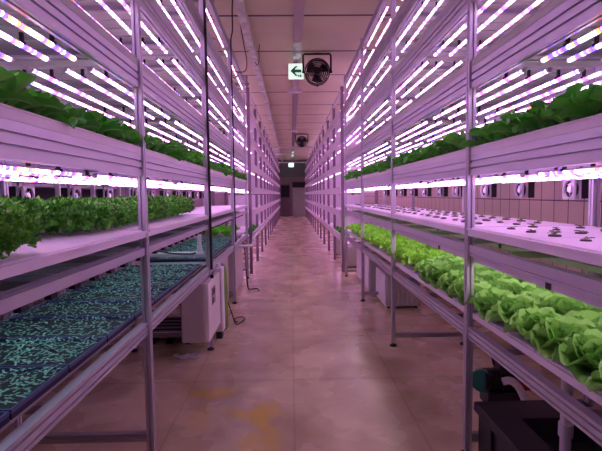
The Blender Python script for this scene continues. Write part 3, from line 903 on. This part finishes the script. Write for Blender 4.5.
# silver duct above the left rack and its brackets
mb = MB(); n = 60
xs0, xs1 = -.615, -.515
pr = None
for i in range(n+1):
    y = 3.2+(31.4-3.2)*i/n; a = .006*math.sin(i*1.7); b = .005*math.cos(i*2.3)
    ring = [mb.av(p) for p in ((xs0+a, y, 3.68+b), (xs1+a, y, 3.68-b), (xs1-b, y, 3.80+a), (xs0-b, y, 3.80))]
    if pr:
        for q in range(4): mb.af(pr[q], pr[(q+1) % 4], ring[(q+1) % 4], ring[q])
    else: mb.af(*ring[::-1])
    pr = ring
mb.af(*pr)
dct = mb.build('ventilation_duct', M['duct']); tag(dct, 'long silvery foil duct under the ceiling along the left side of the aisle', 'duct')
mb = MB()
for y in (4.5, 7.5, 10.5, 13.5, 16.5, 20, 24, 28): mb.box(-.60, -.59, y, y+.03, 3.795, H_C); mb.box(-.54, -.53, y, y+.03, 3.795, H_C)
mb.build('hanger', M['alu_dark'], dct)
# steel rail with pale conduits across the top of the left rack
for k, y in enumerate((5.05, 9.2)):
    mb = MB().box(-2.2, -.80, y-.02, y+.02, 3.66, 3.72)
    mb.box(-2.2, -.80, y+.06, y+.09, 3.60, 3.63); mb.box(-2.15, -2.12, y-.02, y+.09, 3.6, H_C); mb.box(-.86, -.83, y-.02, y+.09, 3.6, H_C)
    tag(mb.build('ceiling_rail', M['alu_dark']), 'dark steel rail hung above the left rack, '+('nearer one', 'farther one'), 'rail', 'rails above the left rack') if False else tag(mb.build('ceiling_rail', M['alu_dark']), 'dark steel rail hung above the left rack, '+('nearer of the two' if k == 0 else 'farther of the two'), 'rail', 'rails above the left rack')

# black cables
def cable(pts, r, label, name='power_cable'):
    return tag(MB().tube(bez(pts, 8), r, 8).build(name, M['rubber'], smooth=True), label, 'cable', 'black power cables')
cable([(-.765, 4.30, .80), (-.765, 4.31, 1.8), (-.765, 4.31, 2.8), (-.765, 4.31, 3.55), (-.75, 4.35, 3.80)], .0125, 'thick black conduit running down the second left post into the pale cabinet')
cable([(-.765, 6.22, .86), (-.767, 6.21, 1.6), (-.765, 6.21, 2.6), (-.768, 6.20, 3.48), (-.72, 6.0, 3.60), (-.68, 5.7, 3.74), (-.66, 5.6, 3.85)], .009, 'thin black cable running up the third left post to the ceiling')
cable([(-.66, 6.4, 3.85), (-.63, 6.5, 3.62), (-.60, 6.6, 3.42), (-.62, 6.65, 3.28), (-.70, 6.6, 3.24), (-.775, 6.45, 3.22)], .007, 'black cable hanging in a loop beside the third left post')
cable([(-.46, 7.3, 3.85), (-.47, 7.3, 3.72), (-.47, 7.3, 3.58), (-.50, 7.3, 3.53), (-.53, 7.3, 3.58)], .006, 'short hooked black cable below the ceiling right of the silvery duct')

# ---------------------------------------------------------------- control cabinet and floor equipment, left
r = empty('control_cabinet', (-.87, 4.13, 0))
tag(r, 'pale metal control cabinet with a small dark panel under the left rack', 'cabinet')
x0, x1, y0, y1, z0, z1 = -.125, .125, -.13, .21, .19, .72
MB().bbox(x0, x1-.038, y0, y1, z0, z1, .008).build('body', M['cabinet'], r)
MB().bbox(x1-.037, x1, y0+.004, y0+.63, z0+.004, z1-.002, .006).build('door', M['cabinet_door'], r)
o = MB().box(x1, x1+.006, y0+.16, y0+.33, z1-.23, z1-.07).build('display_frame', M['alu_dark'], r)
MB().box(x1+.006, x1+.009, y0+.18, y0+.31, z1-.14, z1-.085).build('screen', M['black'], o)
MB().box(x1+.006, x1+.009, y0+.18, y0+.24, z1-.215, z1-.17).build('button', M['black'], o)
MB().cyl((x0+.1, y0-.014, z1-.05), (x0+.1, y0, z1-.05), .012, 10).build('lock', M['alu_dark'], r)
MB().cyl((x1-.018, y0+.30, z1-.004), (x1-.018, y0+.30, z1+.03), .016, 10).build('cable_gland', M['black'], r)
MB().box(x0+.02, x1-.06, y1, y1+.018, z1-.12, z1-.08).build('mounting_bracket', M['alu_dark'], r)
# slim controller and green board next to it
r = empty('junction_box', (-.775, 4.75, 0))
tag(r, 'slim upright white box with a rounded cap behind the control cabinet', 'box')
MB().bbox(-.05, .05, -.07, .07, .08, .75, .012).build('body', M['white_plastic'], r)
MB().cyl((0, 0, .75), (0, 0, .79), .035, 16, .025).build('cap', M['white_plastic'], r)
MB().box(-.03, .03, -.05, .05, 0, .08).build('foot', M['rubber'], r)
mb = MB()
for k in range(5):
    z = .02
    pts = [(-.745+.012*(k % 2), 4.86+.045*k, .04), (-.735, 4.87+.045*k, .4), (-.75, 4.88+.045*k, .68), (-.80, 4.93+.035*k, .73), (-.86, 4.95+.035*k, .66), (-.86, 4.96+.035*k, .3), (-.85, 4.95+.035*k, .05)]
    mb.tube(bez(pts, 6), .013, 8)
tag(mb.build('garden_hose', M['green_hose'], smooth=True), 'green hose hanging in long loops beyond the control cabinet', 'hose')
cable([(-.83, 4.9, .45), (-.77, 5.15, .35), (-.72, 5.25, .15), (-.66, 5.20, .012), (-.60, 5.3, .012), (-.58, 5.42, .012), (-.62, 5.5, .012), (-.68, 5.46, .012), (-.70, 5.36, .012), (-.65, 5.27, .012)], .006, 'black cord curled on the floor by the green hose')
cable([(-.74, 7.1, .75), (-.72, 7.05, .4), (-.70, 7.1, .06), (-.66, 7.15, .012), (-.56, 7.2, .012), (-.52, 7.0, .012)], .008, 'black cord dropping from the left shelf near the third post')
r = empty('pump_unit', (-1.02, 5.75, 0))
tag(r, 'pale upright casing under the left rack just before the third post', 'unit')
MB().bbox(-.12, .16, -.40, .36, .04, .69, .015).build('casing', M['cabinet'], r)
for a in (-.08, .12):
    for b in (-.33, .3): MB().cyl((a, b, 0), (a, b, .04), .02, 10).build('foot', M['rubber'], r)
r = empty('pump_unit', (-.98, 7.2, 0))
tag(r, 'pale upright casing under the left rack beyond the third post', 'unit')
MB().bbox(-.12, .14, -.55, .55, .04, .69, .015).build('casing', M['cabinet'], r)
for a in (-.08, .10):
    for b in (-.45, .45): MB().cyl((a, b, 0), (a, b, .04), .02, 10).build('foot', M['rubber'], r)
# crumpled pale rag on the floor and a dark pallet behind the cabinet
mb = MB(); rows = []
for i in range(9):
    rows.append([mb.av((-1.13+.24*j/8-.02*math.sin(i), 4.10+.12*i/8+.02*math.sin(j*1.3), .004+.035*max(0, noise.noise(Vector((i*.6, j*.7, 3)))+.25))) for j in range(9)])
for i in range(8):
    for j in range(8): mb.af(rows[i][j], rows[i][j+1], rows[i+1][j+1], rows[i+1][j])
o = mb.build('cloth', M['tray_white'], smooth=True); tag(o, 'crumpled pale cloth on the floor in front of the control cabinet', 'cloth')
sm = o.modifiers.new('s', 'SOLIDIFY'); sm.thickness = .004
mb = MB()
for k in range(5): mb.box(-1.48, -1.05, 4.55+.13*k, 4.63+.13*k, .10, .125)
for x in (-1.46, -1.28, -1.10): mb.box(x, x+.05, 4.55, 5.15, 0, .10)
tag(mb.build('pallet', M['black']), 'low dark slatted pallet on the floor under the left rack', 'pallet')

# ---------------------------------------------------------------- chillers and bins, right
def louvre_unit(loc, w, d, h, name, label, horiz):
    r = empty(name, loc); tag(r, label, 'water chiller', 'pale water chillers under the right rack')
    MB().bbox(-w/2+.012, w/2, -d/2+.012, d/2, .03, h, .012).build('casing', M['cabinet'], r)
    MB().box(-w/2, -w/2+.011, -d/2+.02, d/2-.02, .04, h-.012).build('side_panel', M['white_metal'], r)
    mb = MB()
    if horiz:
        n = 9
        for k in range(n): z = .07+(h-.12)*k/n; mb.box(-w/2+.03, w/2-.02, -d/2-.002, -d/2+.011, z, z+(h-.12)/n*.62)
    else:
        n = 7
        for k in range(n): x = -w/2+.02+(w-.04)*k/n; mb.box(x, x+(w-.04)/n*.80, -d/2-.002, -d/2+.011, .05, h-.02)
    mb.build('louvre', M['tray_grey'], r)
    for a in (-w/2+.05, w/2-.05):
        for b in (-d/2+.05, d/2-.05): MB().cyl((a, b, 0), (a, b, .03), .018, 10).build('foot', M['rubber'], r)
    return r
louvre_unit((1.43, 6.12, 0), .46, .68, .455, 'water_chiller', 'pale chiller with upright slats beneath the right lettuces, nearest of three', False)
louvre_unit((1.38, 7.40, 0), .46, 1.28, .575, 'water_chiller', 'long pale chiller with level slats under the right rack, middle of three', True)
louvre_unit((1.30, 9.42, 0), .50, .60, .50, 'water_chiller', 'pale chiller with level slats under the right racks, farthest of three', True)
louvre_unit((1.30, 11.3, 0), .50, .60, .50, 'water_chiller', 'dim pale chiller deep beneath the right white rack beyond three others', True)
# black tank with recessed lid
r = empty('water_tank', (1.32, 1.70, 0))
tag(r, 'dark grey plastic water tank on the floor under the near right rack', 'water tank')
X0, X1, YA, YB, Zt = -.31, .30, -.80, .76, .33
mb = MB()
hx0, hx1, hy0, hy1 = -.15, .20, -.20, .55      # opening in the lid
ring0 = [(X0, YA), (X1, YA), (X1, YB), (X0, YB)]; ring1 = [(hx0, hy0), (hx1, hy0), (hx1, hy1), (hx0, hy1)]
def quadring(mb, a, za, b, zb):
    A = [mb.av((x, y, za)) for x, y in a]; Bq = [mb.av((x, y, zb)) for x, y in b]
    for i in range(4): mb.af(A[i], A[(i+1) % 4], Bq[(i+1) % 4], Bq[i])
inn = [(X0+.02, YA+.02), (X1-.02, YA+.02), (X1-.02, YB-.02), (X0+.02, YB-.02)]
quadring(mb, inn, 0, inn, Zt-.05); quadring(mb, inn, Zt-.05, ring0, Zt-.05); quadring(mb, ring0, Zt-.05, ring0, Zt-.008)
r2 = [(x*.985, y*.99) for x, y in ring0]; quadring(mb, ring0, Zt-.008, r2, Zt); quadring(mb, r2, Zt, ring1, Zt)
quadring(mb, ring1, Zt, [(x*.93, y*.95) for x, y in ring1], Zt-.12)
A = [mb.av((x*.93, y*.95, Zt-.12)) for x, y in ring1]; mb.af(*A)
A = [mb.av((x, y, 0)) for x, y in inn]; mb.af(*A[::-1])
mb.build('tank_body', M['bin'], r)
for k in range(6):
    y = YA+.1+k*.25
    MB().box(X0+.004, X0+.02, y, y+.05, .0, Zt-.05).build('rib', M['bin'], r)
mb = MB().cyl((-.09, .27, Zt-.12), (-.09, .27, .795), .024, 16); mb.cyl((-.09, .27, Zt+.06), (-.09, .27, Zt+.12), .031, 16)
mb.v = [(v[0]+1.32, v[1]+1.7, v[2]) for v in mb.v]
tag(mb.build('water_pipe', M['pvc']), 'upright white plastic pipe rising from the dark tank on the right', 'pipe')
# pump behind the tank
r = empty('water_pump', (1.46, 3.12, 0))
tag(r, 'black water pump with a green round end on the floor behind the dark tank', 'pump')
mb = MB().cyl((-.12, 0, .17), (.16, 0, .17), .075, 20); mb.bbox(-.02, .10, -.06, .06, .235, .30, .01)
for k in range(8): mb.cyl((-.10+.03*k, 0, .17), (-.09+.03*k, 0, .17), .083, 20)
mb.build('motor', M['black'], r)
MB().cyl((-.135, -.03, .17), (-.12, 0, .17), .080, 24).build('end_cover', M['green_paint'], r)
MB().bbox(-.11, .16, -.08, .08, .0, .10, .01).build('base', M['black'], r)
MB().bbox(.10, .19, -.09, .02, .12, .25, .012).build('valve', M['red'], r)
mb = MB().tube(bez([(-.03, -.11, .20), (.02, -.12, .21), (.07, -.13, .17), (.11, -.14, .09), (.13, -.15, .02)], 6), .026, 12)
mb.build('outlet_pipe', M['pvc'], r, smooth=True)
mb = MB().tube(bez([(-.04, 0, .28), (-.06, -.02, .36), (-.01, -.03, .40), (.05, -.02, .36), (.06, 0, .30)], 6), .009, 8)
mb.build('power_lead', M['rubber'], r, smooth=True)


# ---------------------------------------------------------------- dim storage shelving behind the left rack
r = empty('storage_shelf', (-2.95, 5.0, 0))
tag(r, 'dim unlit storage shelving standing behind the left rack', 'shelving')
for k in range(9):
    y = -4.3+.95*k
    for x in (-.2, .2): MB().box(x-.025, x+.025, y-.02, y+.02, 0, 2.3).build('post', M['white_metal'], r)
for z in (.45, .95, 1.38, 1.62, 2.1): MB().box(-.18, .18, -4.35, 3.35, z, z+.035).build('shelf', M['alu_dark'], r)
MB().box(.16, .175, -4.28, 3.28, .5, 2.1).build('back_panel', M['black'], r) if False else MB().box(-.235, -.226, -4.35, 3.35, .3, 2.25).build('back_panel', mat('dim_green_panel', (.08, .075, .075), .7), r)

# ---------------------------------------------------------------- light, camera
w = bpy.data.worlds.new('world'); SC.world = w; w.use_nodes = True
w.node_tree.nodes['Background'].inputs[0].default_value = (1, .8, .9, 1); w.node_tree.nodes['Background'].inputs[1].default_value = .02

cam = bpy.data.cameras.new('camera'); co = bpy.data.objects.new('camera', cam); COL.objects.link(co)
F = 455.0
cam.sensor_width = 36; cam.lens = F/602*36; cam.clip_start = .02; cam.clip_end = 100
dY = Vector((291-301, 225.5-194.5, -F)).normalized(); rl = .0135
X = Vector((math.cos(rl), math.sin(rl), 0)); X = (X-dY*X.dot(dY)).normalized(); Z = X.cross(dY)
R = Matrix((X, dY, Z))
mw = R.to_4x4(); mw.translation = Vector((0, 0, 1.5)); co.matrix_world = mw
SC.camera = co
SC.view_settings.view_transform = 'Standard'; SC.view_settings.look = 'None'
SC.view_settings.exposure = 0.36; SC.view_settings.gamma = 1; SC.view_settings.use_curve_mapping = False
